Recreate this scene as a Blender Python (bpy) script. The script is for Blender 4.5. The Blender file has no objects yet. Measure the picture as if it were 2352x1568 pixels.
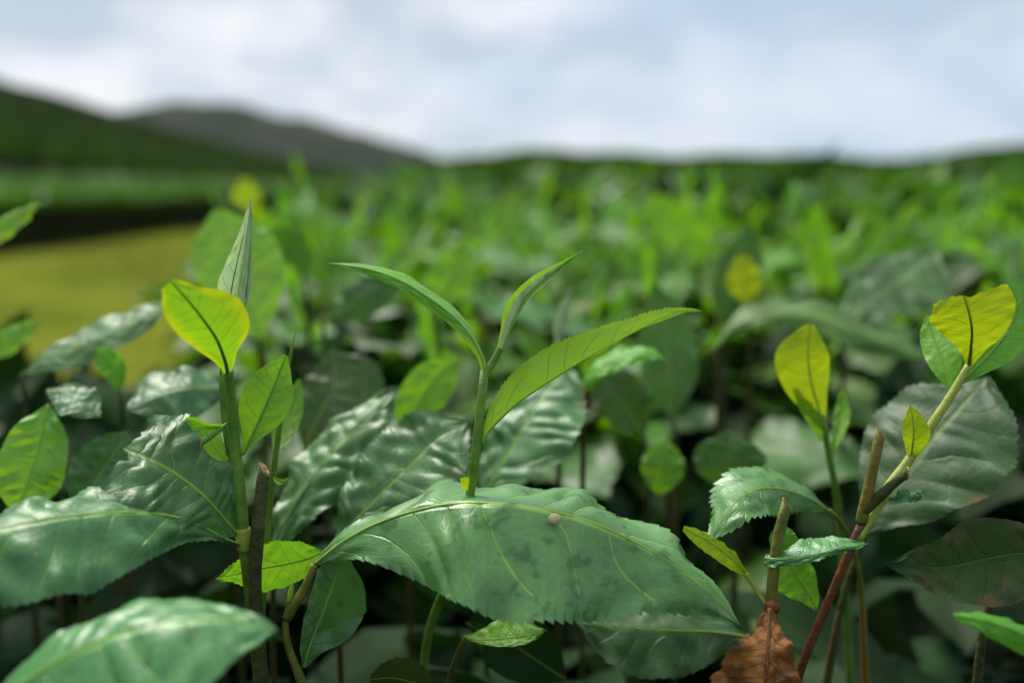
import bpy, math, random
import numpy as np
from mathutils import Vector, Matrix

random.seed(7)
rng = np.random.default_rng(11)
scene = bpy.context.scene
COL = scene.collection
R_ = math.radians

# ------------------------------------------------------------------ camera, sky, sun, exposure
HC = 0.95                      # lens height above the ground, just over the plucking table
PITCH = R_(8.8)
LENS = 35.0
FOCUS = 0.212
cam_d = bpy.data.cameras.new('camera')
cam = bpy.data.objects.new('camera', cam_d)
COL.objects.link(cam)
cam.location = (0, 0, HC)
cam.rotation_euler = (math.pi / 2 - PITCH, 0, 0)
cam_d.lens = LENS
cam_d.sensor_width = 36.0
cam_d.clip_start = 0.01
cam_d.clip_end = 6000
cam_d.dof.use_dof = True
cam_d.dof.focus_distance = FOCUS
cam_d.dof.aperture_fstop = 6.6
scene.camera = cam

SUN_EL, SUN_AZ = R_(56), R_(-35)      # azimuth from +Y towards +X: ahead of the lens and to the left
world = bpy.data.worlds.new('World')
scene.world = world
world.use_nodes = True
wt = world.node_tree
wn, wl = wt.nodes, wt.links
bg = wn['Background']
bg.inputs['Strength'].default_value = 0.05
sky = wn.new('ShaderNodeTexSky')
sky.sky_type = 'NISHITA'
sky.sun_disc = False
sky.sun_elevation = SUN_EL
sky.sun_rotation = SUN_AZ
sky.altitude = 1500
tc = wn.new('ShaderNodeTexCoord')
sep = wn.new('ShaderNodeSeparateXYZ')
wl.new(tc.outputs['Generated'], sep.inputs[0])


def wmath(op, a, b=None):
    n = wn.new('ShaderNodeMath')
    n.operation = op
    for i, x in enumerate((a, b)):
        if x is None:
            continue
        if isinstance(x, (int, float)):
            n.inputs[i].default_value = x
        else:
            wl.new(x, n.inputs[i])
    return n.outputs[0]


den = wmath('ADD', wmath('MAXIMUM', sep.outputs[2], 0.0), 0.42)
cmb = wn.new('ShaderNodeCombineXYZ')
wl.new(wmath('DIVIDE', sep.outputs[0], den), cmb.inputs[0])
wl.new(wmath('DIVIDE', sep.outputs[1], den), cmb.inputs[1])


def wnoise(scale, detail, rough, off):
    m = wn.new('ShaderNodeMapping')
    m.inputs['Location'].default_value = off
    m.inputs['Rotation'].default_value = (0, 0, 0.5)
    wl.new(cmb.outputs[0], m.inputs[0])
    n = wn.new('ShaderNodeTexNoise')
    n.inputs['Scale'].default_value = scale
    n.inputs['Detail'].default_value = detail
    n.inputs['Roughness'].default_value = rough
    wl.new(m.outputs[0], n.inputs[0])
    return n.outputs[0]


def wramp(x, lo, hi):
    n = wn.new('ShaderNodeMapRange')
    n.interpolation_type = 'SMOOTHSTEP'
    n.inputs[1].default_value = lo
    n.inputs[2].default_value = hi
    wl.new(x, n.inputs[0])
    return n.outputs[0]


def wmix(f, a, b):
    n = wn.new('ShaderNodeMix')
    n.data_type = 'RGBA'
    wl.new(f, n.inputs[0])
    for i, x in ((6, a), (7, b)):
        if isinstance(x, tuple):
            n.inputs[i].default_value = (*x, 1)
        else:
            wl.new(x, n.inputs[i])
    return n.outputs[2]


cloud_tone = wmix(wramp(wnoise(2.6, 5, .5, (3.1, 1.7, 0)), .38, .64), (5.8, 6.7, 7.6), (10.2, 10.3, 10.5))
cover = wramp(wnoise(.75, 4, .5, (.4, 5.2, 2)), .26, .52)
veil = wmix(wmath('MULTIPLY', cover, 1.0), (4.7, 6.3, 8.5), cloud_tone)      # thin veil where the blue shows
thick = wn.new('ShaderNodeMix')
thick.data_type = 'RGBA'
thick.inputs[0].default_value = 0.9
wl.new(sky.outputs[0], thick.inputs[6])
wl.new(veil, thick.inputs[7])
wl.new(thick.outputs[2], bg.inputs['Color'])

sun_d = bpy.data.lights.new('sun', 'SUN')
sun = bpy.data.objects.new('sun', sun_d)
COL.objects.link(sun)
sun_d.energy = 2.6
sun_d.angle = R_(28)
sun_d.color = (1.0, 0.95, 0.86)
sdir = Vector((math.sin(SUN_AZ) * math.cos(SUN_EL), math.cos(SUN_AZ) * math.cos(SUN_EL), math.sin(SUN_EL)))
sun.rotation_euler = sdir.to_track_quat('Z', 'Y').to_euler()
sun.location = (-5, 7, 12)

vs = scene.view_settings
vs.view_transform = 'Standard'
vs.look = 'None'
vs.exposure = 1.0
vs.gamma = 1.0
vs.use_curve_mapping = False
scene.cycles.use_denoising = True
scene.cycles.max_bounces = 4
scene.cycles.diffuse_bounces = 1
scene.cycles.glossy_bounces = 2
scene.cycles.transmission_bounces = 2
scene.cycles.transparent_max_bounces = 4
scene.cycles.sample_clamp_indirect = 4

# ------------------------------------------------------------------ helpers
KPX = 36.0 / LENS / 2352.0
CAM = np.array([0, 0, HC])
FWD = np.array([0, math.cos(PITCH), -math.sin(PITCH)])
UPV = np.array([0, math.sin(PITCH), math.cos(PITCH)])
RGT = np.array([1.0, 0, 0])


def P(u, v, d):
    return CAM + FWD * d + RGT * ((u - 1176) * KPX * d) + UPV * (-(v - 784) * KPX * d)


def norm(a):
    return a / np.maximum(np.linalg.norm(a, axis=-1, keepdims=True), 1e-12)


def catmull(vals, t):
    """Catmull-Rom through evenly spaced knots; vals (k,) or (k,3), t in 0..1"""
    v = np.asarray(vals, float)
    one = v.ndim == 1
    if one:
        v = v[:, None]
    if len(v) == 1:
        v = np.vstack([v, v])
    k = len(v)
    e = np.vstack([2 * v[0] - v[1], v, 2 * v[-1] - v[-2]])
    x = np.clip(t, 0, 1) * (k - 1)
    i = np.minimum(x.astype(int), k - 2)
    f = (x - i)[:, None]
    p0, p1, p2, p3 = e[i], e[i + 1], e[i + 2], e[i + 3]
    r = .5 * (2 * p1 + (p2 - p0) * f + (2 * p0 - 5 * p1 + 4 * p2 - p3) * f ** 2 + (3 * p1 - p0 - 3 * p2 + p3) * f ** 3)
    return r[:, 0] if one else r


def curve(pts, n):
    pts = np.asarray(pts, float)
    fine = catmull(pts, np.linspace(0, 1, 40 * len(pts)))
    s = np.r_[0, np.cumsum(np.linalg.norm(np.diff(fine, axis=0), axis=1))]
    t = np.linspace(0, s[-1], n)
    return np.stack([np.interp(t, s, fine[:, k]) for k in range(3)], 1)


def mesh_from(name, verts, faces, mats, uvs=None, smooth=True, fmat=None):
    me = bpy.data.meshes.new(name)
    verts = np.asarray(verts, np.float32)
    faces = np.asarray(faces, np.int32)
    k = faces.shape[1]
    me.vertices.add(len(verts))
    me.vertices.foreach_set('co', verts.ravel())
    me.loops.add(faces.size)
    me.loops.foreach_set('vertex_index', faces.ravel())
    me.polygons.add(len(faces))
    me.polygons.foreach_set('loop_start', np.arange(len(faces), dtype=np.int32) * k)
    if uvs is not None:
        l = me.uv_layers.new(name='UVMap')
        l.data.foreach_set('uv', np.asarray(uvs, np.float32)[faces.ravel()].ravel())
    if not isinstance(mats, (list, tuple)):
        mats = [mats]
    for m in mats:
        me.materials.append(m)
    if fmat is not None:
        me.polygons.foreach_set('material_index', np.asarray(fmat, np.int32))
    me.update(calc_edges=True)
    me.validate()
    me.polygons.foreach_set('use_smooth', np.full(len(me.polygons), smooth))
    return me


def link(name, me, parent=None, loc=None):
    o = bpy.data.objects.new(name, me)
    COL.objects.link(o)
    if parent is not None:
        o.parent = parent
    if loc is not None:
        o.location = loc
    return o


def tag(o, label=None, cat=None, group=None, kind=None):
    for k, v in (('label', label), ('category', cat), ('group', group), ('kind', kind)):
        if v:
            o[k] = v
    return o


def thing(name, label, cat, base, group=None):
    o = bpy.data.objects.new(name, None)
    o.empty_display_size = .01
    COL.objects.link(o)
    o.location = base
    return tag(o, label, cat, group)


# ------------------------------------------------------------------ materials
class NT:
    def __init__(self, name):
        self.m = bpy.data.materials.new(name)
        self.m.use_nodes = True
        self.t = self.m.node_tree
        self.n, self.l = self.t.nodes, self.t.links
        self.n.clear()
        self.out = self.n.new('ShaderNodeOutputMaterial')

    def put(self, inp, x):
        if isinstance(x, (int, float)):
            inp.default_value = x
        elif isinstance(x, tuple):
            inp.default_value = (*x, 1) if len(x) == 3 and inp.type == 'RGBA' else x
        else:
            self.l.new(x, inp)

    def math(self, op, a, b=None, c=None):
        n = self.n.new('ShaderNodeMath')
        n.operation = op
        for i, x in enumerate((a, b, c)):
            if x is not None:
                self.put(n.inputs[i], x)
        return n.outputs[0]

    def ramp(self, x, lo, hi, a=0., b=1.):
        n = self.n.new('ShaderNodeMapRange')
        n.interpolation_type = 'SMOOTHSTEP'
        self.put(n.inputs[0], x)
        for i, q in enumerate((lo, hi, a, b)):
            self.put(n.inputs[i + 1], q)
        return n.outputs[0]

    def mix(self, f, a, b, mode='MIX'):
        n = self.n.new('ShaderNodeMix')
        n.data_type = 'RGBA'
        n.blend_type = mode
        self.put(n.inputs[0], f)
        self.put(n.inputs[6], a)
        self.put(n.inputs[7], b)
        return n.outputs[2]

    def noise(self, vec, scale, detail=3, rough=.55, w=None):
        n = self.n.new('ShaderNodeTexNoise')
        if w is not None:
            n.noise_dimensions = '4D'
            self.put(n.inputs['W'], w)
        self.put(n.inputs['Vector'], vec)
        n.inputs['Scale'].default_value = scale
        n.inputs['Detail'].default_value = detail
        n.inputs['Roughness'].default_value = rough
        return n.outputs[0]

    def node(self, t):
        return self.n.new(t)

    def principled(self, col, rough, spec=.5, normal=None, coat=0.):
        p = self.n.new('ShaderNodeBsdfPrincipled')
        self.put(p.inputs['Base Color'], col)
        self.put(p.inputs['Roughness'], rough)
        self.put(p.inputs['Specular IOR Level'], spec)
        if coat:
            self.put(p.inputs['Coat Weight'], coat)
            p.inputs['Coat Roughness'].default_value = .35
        if normal is not None:
            self.l.new(normal, p.inputs['Normal'])
        return p.outputs[0]

    def bump(self, h, dist, strength=1.):
        b = self.n.new('ShaderNodeBump')
        b.inputs['Distance'].default_value = dist
        b.inputs['Strength'].default_value = strength
        self.l.new(h, b.inputs['Height'])
        return b.outputs[0]

    def finish(self, sh):
        self.l.new(sh, self.out.inputs['Surface'])
        return self.m


def leaf_material(name, dark, light, vein, trans, tfac, rough=.45, spec=.5, wet=0., brown=0., bump=.00028,
                  vein_amt=.55, edge=None, spots=0., var=.3, blotch=None):
    t = NT(name)
    uvn = t.node('ShaderNodeUVMap')
    uvn.uv_map = 'UVMap'
    sp = t.node('ShaderNodeSeparateXYZ')
    t.l.new(uvn.outputs[0], sp.inputs[0])
    u, v = sp.outputs[0], sp.outputs[1]
    s = t.math('ABSOLUTE', t.math('MULTIPLY_ADD', v, 2., -1.))
    obj = t.node('ShaderNodeTexCoord').outputs['Object']
    oi = t.node('ShaderNodeObjectInfo').outputs['Random']
    isl = t.node('ShaderNodeNewGeometry').outputs['Random Per Island']
    rnd = t.math('FRACT', t.math('ADD', oi, isl))
    w = t.math('MULTIPLY', rnd, 37.)
    n1 = t.noise(obj, 55, 4, .55, w)
    n2 = t.noise(obj, 240, 3, .6, w)
    wob = t.math('MULTIPLY_ADD', n1, .5, -.25)
    c = t.math('ADD', t.math('MULTIPLY_ADD', u, 9., t.math('MULTIPLY', s, -1.1)), wob)
    dv = t.math('PINGPONG', c, .5)
    lat = t.math('MULTIPLY', t.ramp(dv, .0, .04, 1., 0.), t.ramp(s, .62, 1.0, 1., .0))
    midm = t.ramp(s, .015, .06, 1., 0.)
    veins = t.math('MAXIMUM', lat, midm)
    vo = t.node('ShaderNodeTexVoronoi')
    vo.feature = 'DISTANCE_TO_EDGE'
    sc = t.node('ShaderNodeMapping')
    sc.inputs['Scale'].default_value = (34, 13, 1)
    t.l.new(uvn.outputs[0], sc.inputs[0])
    t.l.new(sc.outputs[0], vo.inputs['Vector'])
    vo.inputs['Scale'].default_value = 1.
    cell = t.ramp(vo.outputs['Distance'], .0, .2)
    col = t.mix(t.ramp(n1, .3, .7), dark, light)
    col = t.mix(t.ramp(t.noise(obj, 330, 4, .65, w), .35, .75, 0., .2), col, tuple(min(1., x * 1.5) for x in light))
    col = t.mix(t.math('MULTIPLY', t.math('SUBTRACT', 1., cell), .10), col, vein)
    col = t.mix(t.math('MULTIPLY', veins, vein_amt), col, vein)
    # leaf to leaf variety
    bright = t.math('MULTIPLY_ADD', rnd, var, 1. - var * .5)
    hsv = t.node('ShaderNodeHueSaturation')
    t.put(hsv.inputs['Hue'], t.math('MULTIPLY_ADD', t.math('FRACT', t.math('MULTIPLY', rnd, 7.13)), .04, .48))
    t.put(hsv.inputs['Value'], bright)
    t.put(hsv.inputs['Color'], col)
    col = hsv.outputs[0]
    rg = rough
    if edge:
        col = t.mix(t.ramp(s, .55, 1.0, 0., .8), col, edge)
    if brown:
        em = t.ramp(t.math('ADD', s, t.math('MULTIPLY_ADD', t.noise(obj, 70, 4, .6, w), .6, -.3)), 1.0, 1.09)
        col = t.mix(t.math('MULTIPLY', em, .7), col, (.16, .085, .035))
        bm = t.ramp(t.math('ADD', t.noise(obj, 120, 4, .6, w), t.math('MULTIPLY', s, .12)), .76 - .1 * brown, .82 - .06 * brown)
        col = t.mix(t.math('MULTIPLY', bm, .75), col, (.12, .065, .022))
    if blotch:
        col = t.mix(t.ramp(t.noise(obj, 130, 5, .65, w), .48, .62, 0., .85), col, blotch)
    if spots:
        sm = t.ramp(t.noise(obj, 300, 4, .6, w), .665, .72)
        col = t.mix(t.math('MULTIPLY', sm, spots), col, (.45, .42, .28))
    if wet:
        wm = t.ramp(t.noise(obj, 175, 4, .6, w), .535, .62)
        col = t.mix(t.math('MULTIPLY', wm, wet * .45), col, (.012, .085, .012))
    h = t.math('ADD', t.math('MULTIPLY', veins, -.55), t.math('MULTIPLY_ADD', cell, .10, t.math('MULTIPLY', n2, .22)))
    nrm = t.bump(h, bump)
    p = t.principled(col, rg, spec, nrm)
    tr = t.node('ShaderNodeBsdfTranslucent')
    tcol = t.mix(.8, col, trans)
    tcol = t.mix(t.math('MULTIPLY', veins, .35), tcol, tuple(x * .45 for x in trans))
    if edge:
        tcol = t.mix(t.ramp(s, .55, 1.0, 0., .85), tcol, edge)
    t.put(tr.inputs['Color'], tcol)
    t.l.new(nrm, tr.inputs['Normal'])
    mx = t.node('ShaderNodeMixShader')
    mx.inputs[0].default_value = tfac
    t.l.new(p, mx.inputs[1])
    t.l.new(tr.outputs[0], mx.inputs[2])
    return t.finish(mx.outputs[0])


def rough_material(name, a, b, scale, rough=.7, bump=.0004, spec=.4, c=None, cscale=8, stretch=None):
    t = NT(name)
    obj = t.node('ShaderNodeTexCoord').outputs['Object']
    if stretch:
        mp = t.node('ShaderNodeMapping')
        mp.inputs['Scale'].default_value = stretch
        t.l.new(obj, mp.inputs[0])
        obj = mp.outputs[0]
    n1 = t.noise(obj, scale, 5, .6)
    col = t.mix(t.ramp(n1, .32, .68), a, b)
    if c:
        col = t.mix(t.ramp(t.noise(obj, cscale, 3, .5), .54, .68), col, c)
    h = t.noise(obj, scale * 3, 4, .6)
    return t.finish(t.principled(col, rough, spec, t.bump(h, bump)))


M = {}
M['mature'] = leaf_material('mature tea leaf', (.030, .118, .032), (.058, .172, .058), (.20, .40, .05), (.10, .34, .02), .12,
                            rough=.40, spec=.5, wet=1., brown=.25, spots=.35)
M['front'] = leaf_material('broad front tea leaf', (.050, .190, .050), (.088, .255, .082), (.24, .48, .07), (.10, .34, .03), .12,
                           rough=.36, spec=.55, wet=1.35, brown=.08, spots=.5, vein_amt=.75, var=.05)
M['mature_plain'] = leaf_material('tea leaf of the field', (.022, .076, .010), (.055, .155, .022), (.13, .28, .04), (.15, .38, .01), .22,
                                  rough=.48, spec=.5, brown=.0, vein_amt=.35, var=.8)
M['old'] = leaf_material('old inner tea leaf darkened as shade', (.007, .026, .007), (.014, .042, .012), (.04, .08, .02), (.04, .14, .01), .06,
                         rough=.55, spec=.12, vein_amt=.35, var=.5)  # base colour pushed near black to paint the shade inside the canopy
M['bright'] = leaf_material('fresh green tea leaf', (.075, .27, .012), (.15, .40, .025), (.24, .46, .06), (.28, .60, .015), .40,
                            rough=.45, spec=.5, vein_amt=.4, var=.35)
M['young'] = leaf_material('young leaf of the field', (.040, .135, .005), (.082, .21, .009), (.16, .32, .04), (.19, .45, .008), .33,
                           rough=.5, spec=.3, vein_amt=.35, var=.6)
M['yellow'] = leaf_material('young yellow tea leaf', (.27, .44, .008), (.37, .50, .010), (.10, .24, .015), (.50, .64, .008), .48,
                            rough=.5, spec=.4, vein_amt=.25, var=.1)
M['yellow_edge'] = leaf_material('young leaf with yellow margin', (.14, .36, .012), (.24, .45, .016), (.07, .18, .02), (.28, .56, .010), .5,
                                 rough=.5, spec=.4, vein_amt=.6, edge=(.48, .56, .006), var=.1)
M['shoot'] = leaf_material('slender shoot leaf', (.13, .34, .02), (.22, .46, .045), (.34, .55, .09), (.38, .66, .03), .33,
                           rough=.42, spec=.55, vein_amt=.35, var=.1)
M['pale'] = leaf_material('pale downy tea leaf', (.22, .36, .20), (.34, .46, .30), (.45, .55, .36), (.35, .5, .15), .25,
                          rough=.55, spec=.4, vein_amt=.3, var=.1)
M['silver'] = leaf_material('silvery bud leaf', (.38, .58, .22), (.60, .76, .42), (.26, .42, .15), (.62, .84, .36), .42,
                            rough=.6, spec=.35, vein_amt=.5, var=.1)
M['spotted'] = leaf_material('old spotted tea leaf', (.014, .036, .008), (.024, .055, .012), (.06, .09, .02), (.05, .08, .005), .15,
                             rough=.55, spec=.25, wet=.3, brown=1.2, var=.1)
M['dead'] = leaf_material('dead brown leaf', (.20, .075, .014), (.44, .22, .050), (.28, .08, .018), (.50, .22, .03), .3,
                          rough=.6, spec=.35, brown=.0, bump=.0008, spots=.5, blotch=(.035, .014, .007), var=.05)
M['stem'] = rough_material('green tea stem', (.07, .17, .015), (.14, .27, .03), 160, .5, .0003, .45)
M['stem_yellow'] = rough_material('yellow green tea stem', (.25, .34, .04), (.34, .40, .07), 160, .5, .0003, .45)
M['stem_dark'] = rough_material('dark olive twig', (.030, .042, .010), (.070, .085, .018), 200, .65, .0006, .35, (.09, .05, .02), 60)
M['stem_olive'] = rough_material('olive twig', (.10, .125, .018), (.17, .18, .03), 180, .6, .0005, .35, (.25, .11, .02), 45)
M['stem_red'] = rough_material('red brown twig', (.10, .030, .010), (.17, .055, .016), 170, .6, .0006, .35, (.10, .05, .02), 60)
M['cut'] = rough_material('dry cut wood', (.26, .15, .065), (.44, .30, .16), 900, .8, .0004, .2)
M['rib'] = rough_material('yellow green leaf rib', (.19, .35, .035), (.27, .42, .06), 200, .5, .0002, .4)
M['rib_dark'] = rough_material('dark green leaf rib', (.035, .10, .010), (.06, .14, .015), 200, .5, .0002, .4)
M['rib_green'] = rough_material('fresh green leaf rib', (.14, .30, .03), (.20, .38, .05), 200, .5, .0002, .4)
M['bud_down'] = rough_material('downy bud', (.26, .40, .13), (.50, .60, .34), 420, .65, .0005, .3, stretch=(1, 1, .25))
M['soil'] = rough_material('dark soil', (.014, .009, .005), (.035, .024, .013), 14, 1., .02, .0)
M['lawn'] = rough_material('yellowish lawn', (.105, .128, .014), (.160, .176, .022), .9, .9, .02, .0, (.075, .112, .012), .35)
M['grass'] = rough_material('yellowish grass blade', (.095, .122, .014), (.155, .17, .02), 1., .8, .002, .2)
M['seed'] = rough_material('pale husk', (.52, .40, .22), (.70, .60, .40), 900, .8, .0003, .2)
M['core'] = rough_material('hedge interior painted dark as shade', (.005, .007, .003), (.010, .012, .005), 7, 1., .03, .0)  # near-black colour darkens the gaps between leaves in place of shade
M['hedge_side_shade'] = rough_material('woody hedge side in shade colour', (.006, .008, .003), (.024, .032, .010), 5, 1., .03, .0)  # side coloured almost black to paint the shadow of the undercut
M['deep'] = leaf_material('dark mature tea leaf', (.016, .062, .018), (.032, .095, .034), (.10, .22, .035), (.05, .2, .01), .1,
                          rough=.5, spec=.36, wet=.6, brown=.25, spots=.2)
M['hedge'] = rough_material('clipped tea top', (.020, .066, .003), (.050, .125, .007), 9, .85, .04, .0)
M['slope'] = rough_material('tea covered slope', (.004, .012, .002), (.020, .042, .005), .8, .9, .1, .0, (.024, .027, .010), .13)
M['mountain'] = rough_material('scrubby mountain side', (.009, .020, .007), (.018, .032, .010), .05, .95, .5, .0, (.034, .032, .020), .011)
M['ridge'] = rough_material('dark tea ridge', (.010, .030, .002), (.021, .052, .004), .35, .9, .2, .0)


# ------------------------------------------------------------------ leaf, stem builders
def leaf_grid(mid, dR, dL, wR, wL, nv=6, teeth=(0, 0.), quilt=0., bow=0., wave=(0, 0.), seed=0, face=1., torn=0., lump=0.):
    r = np.random.default_rng(seed)
    n = len(mid)
    T = norm(np.gradient(mid, axis=0))
    NR, NL = norm(np.cross(dR, T)), norm(np.cross(T, dL))
    u = np.linspace(0, 1, n)
    js = np.arange(-nv, nv + 1)
    ph = r.uniform(0, 6.28, 6)
    verts = np.zeros((n, len(js), 3))
    UU = np.zeros((n, len(js)))
    for c, j in enumerate(js):
        s = abs(j) / nv
        d, N, w = (dR, NR, wR) if j >= 0 else (dL, NL, wL)
        if j == 0:
            N = norm(NR + NL)
        w = np.maximum(w, 0)
        k = u * teeth[0] + (0.37 if j < 0 else 0)
        irr = .85 + .2 * np.sin(u * 23 + ph[0] + (2 if j < 0 else 0)) * np.sin(u * 41 + ph[1])
        saw = (k - np.floor(k)) * irr
        tip = np.clip(np.minimum(u * 8, (1 - u) * 6), 0, 1)
        x = w * s + teeth[1] * saw * s ** 12 * tip
        sd = 1 if j >= 0 else -1
        warp = .30 * np.sin(u * 9.3 + ph[3] + sd) + .22 * np.sin(u * 21 + ph[4] * sd) + (.42 if sd < 0 else 0) * (s > 0)
        UU[:, c] = u + warp / 9
        cc = u * 9 + warp - s * 1.1
        amp = .55 + .45 * np.sin(u * 13 + ph[5] * sd + s * 3)
        q = amp * np.sin(np.pi * (cc - np.floor(cc))) ** .8 * np.sin(np.pi * min(s * .96 + .02, 1)) ** .6 * np.clip(w / (w.max() + 1e-9), 0, 1)
        z = bow * w * s * s + face * quilt * q
        z = z + wave[1] * s ** 1.6 * np.sin(u * wave[0] * 6.283 + ph[2] + (1.3 if j < 0 else 0)) * tip
        if lump:
            z = z + lump * s ** .7 * (np.sin(u * 19 + ph[3] + 4 * s * (1 if j > 0 else -1)) * np.sin(u * 11 + ph[4] + 5 * s) + .4 * np.sin(u * 47 + ph[5] + 7 * s) + .35 * np.sin(u * 31 + ph[1] - 9 * s * (1 if j > 0 else -1)))
        verts[:, c] = mid + d * x[:, None] + N * z[:, None] + T * (teeth[1] * .5 * saw * s ** 12 * tip)[:, None]
    if torn:
        L = len(js)
        jag = np.convolve(r.uniform(-1, 1, L + 4), np.ones(2) / 2, 'same')[2:-2] * torn + r.uniform(-.4, .4, L) * torn
        f = np.clip((u - .75) / .25, 0, 1)[:, None]
        verts += (f * jag[None])[:, :, None] * T[:, None, :]
    m = len(js)
    idx = np.arange(n * m).reshape(n, m)
    a, b, c_, d_ = idx[:-1, :-1], idx[:-1, 1:], idx[1:, 1:], idx[1:, :-1]
    faces = np.stack([a, b, c_, d_], -1).reshape(-1, 4)
    uv = np.stack(np.broadcast_arrays(UU, (.5 + .5 * js / nv)[None, :]), -1).reshape(-1, 2)
    return verts.reshape(-1, 3), faces, uv


def tube_grid(pts, rad, sides=8, cap=True):
    n = len(pts)
    T = norm(np.gradient(pts, axis=0))
    ref = np.array([0.31, 0.9, 0.3])
    A = norm(np.cross(T, ref))
    B = np.cross(T, A)
    th = np.linspace(0, 2 * np.pi, sides, endpoint=False)
    ring = pts[:, None] + (A[:, None] * np.cos(th)[None, :, None] + B[:, None] * np.sin(th)[None, :, None]) * np.asarray(rad)[:, None, None]
    v = ring.reshape(-1, 3)
    i = np.arange(n * sides).reshape(n, sides)
    j = np.roll(i, -1, 1)
    f = np.stack([i[:-1], j[:-1], j[1:], i[1:]], -1).reshape(-1, 4)
    if cap:
        v = np.vstack([v, pts[-1:], pts[:1]])
        e, b = len(v) - 2, len(v) - 1
        top = np.stack([i[-1], j[-1], np.full(sides, e), np.full(sides, e)], -1)
        # fans as quads with a doubled point are avoided: pair neighbouring triangles
        q = [(i[-1][k], i[-1][(k + 1) % sides], i[-1][(k + 2) % sides], e) for k in range(0, sides, 2)]
        q2 = [(i[0][(k + 2) % sides], i[0][(k + 1) % sides], i[0][k], b) for k in range(0, sides, 2)]
        f = np.vstack([f, q, q2])
    return v, f


def interp_list(x, n, scale=1.):
    t = np.linspace(0, 1, n)
    if isinstance(x, (int, float)):
        return np.full(n, float(x)) * scale
    return catmull(x, t) * scale


LEAFN = [0]


def leaf(parent, pts, R, L, mat='mature', teeth=(26, 5), quilt=4., bow=0., wave=(3, 4.), face=1., rib=(5., 'rib'), torn=0., lump=3.,
         nu=110, nv=8, name='leaf', label=None, n_pts=None):
    """pts: (u, v, depth) along the midrib; R/L: (angle towards the lens in degrees or list, half widths in px)"""
    LEAFN[0] += 1
    w3 = np.array([P(*p) for p in pts])
    mid = curve(w3, nu)
    base = np.array(parent.location)
    T = norm(np.gradient(mid, axis=0))
    V = norm(mid - CAM)
    right = norm(np.cross(V, T))
    tow = norm(np.cross(right, T))
    tow = tow * np.sign(np.sum(tow * -V, axis=1, keepdims=True) + 1e-9)
    px = KPX * np.mean([p[2] for p in pts])
    aR, aL = np.radians(interp_list(R[0], nu)), np.radians(interp_list(L[0], nu))
    dR = right * np.cos(aR)[:, None] + tow * np.sin(aR)[:, None]
    dL = -right * np.cos(aL)[:, None] + tow * np.sin(aL)[:, None]
    wR, wL = interp_list(R[1], nu, px), interp_list(L[1], nu, px)
    v, f, uv = leaf_grid(mid, dR, dL, wR, wL, nv, (teeth[0], teeth[1] * px), quilt * px, bow, (wave[0], wave[1] * px), LEAFN[0] * 13 + 5,
                         face, torn * px, lump * px)
    o = link(name, mesh_from(name, v - base, f, M[mat], uv), parent)
    if label:
        o['label'] = label
    if rib:
        k = max(8, nu // 3)
        sel = np.linspace(0, nu - 1, k).astype(int)
        rad = np.linspace(1, .22, k) * rib[0] * px * .38
        rv, rf = tube_grid(mid[sel], rad, 6)
        link('midrib', mesh_from('midrib', rv - base, rf, M[rib[1]]), o)
    return o


def stem(parent, pts, rad, mat='stem', name='stem', n=28, cut=False, knobs=0., label=None):
    """pts: (u, v, depth), rad: list of radii in px"""
    w3 = np.array([P(*p) for p in pts])
    if name == 'stem' and not parent.children and w3[0][2] > .72:      # goes on down into the bush
        d0 = norm(norm(w3[0] - w3[1]) + np.array([.05, .2, -.7]))
        d0 = d0 / max(-d0[2], .3)
        step = np.linalg.norm(w3[1] - w3[0])
        h0 = w3[0][2] - .68
        k = int(np.clip(h0 / max(step, .006), 1, 30))
        t0 = norm(w3[0] - w3[1])
        ext, p = [], w3[0]
        for q_ in range(k):
            d1 = norm(t0 * (1 - q_ / k) + d0 * 1.2)
            p = p + d1 / max(-d1[2], .35) * h0 / k
            ext.append(p)
        w3 = np.vstack([np.array(ext[::-1]), w3])
        rad = list(np.interp(np.linspace(0, 1, len(w3)), np.r_[0, np.linspace(k, len(w3) - 1, len(rad)) / (len(w3) - 1)], [rad[0] * 1.15] + list(rad)))
        n = n + 2 * k
    c = curve(w3, n)
    px = KPX * np.mean([p[2] for p in pts])
    r = interp_list(rad, n, px)
    rr = np.random.default_rng(n + abs(int(pts[0][0])))
    if knobs:
        r = r * (1 + knobs * np.convolve(rr.uniform(-1, 1, n + 2), np.ones(3) / 3, 'valid'))
    base = np.array(parent.location)
    v, f = tube_grid(c, r, 10)
    if cut:                                   # slanted cut at the far end
        T = norm(c[-1] - c[-2])
        side = norm(np.cross(T, np.array([.2, 1, .1])))
        last = slice((n - 1) * 10, n * 10)
        off = ((v[last] - c[-1]) @ side)[:, None] * T * .9
        v[last] = v[last] + off + rr.uniform(-.12, .12, (10, 1)) * r[-1] * T
    o = link(name, mesh_from(name, v - base, f, M[mat]), parent)
    if label:
        o['label'] = label
    if cut:
        ring = v[(n - 1) * 10:n * 10]
        ctr = ring.mean(0)
        T = norm(c[-1] - c[-2])
        g = np.vstack([ring + (ring - ctr) * .07 - T * r[-1] * .35, ring + (ring - ctr) * .05 + T * r[-1] * .12, [ctr + T * r[-1] * -.1]])
        i = np.arange(10)
        j = (i + 1) % 10
        ff = [(a, b, b + 10, a + 10) for a, b in zip(i, j)] + [(10 + k, 10 + (k + 1) % 10, 10 + (k + 2) % 10, 20) for k in range(0, 10, 2)]
        link('cut_end', mesh_from('cut_end', g - base, ff, M['cut'], smooth=False), o)
    return o


# ------------------------------------------------------------------ the setting
def edge_x(y):                       # left edge of the plucking table
    return -0.135 - 0.115 * np.minimum(y, 12.) - .02 * np.maximum(y - 12, 0)


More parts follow.
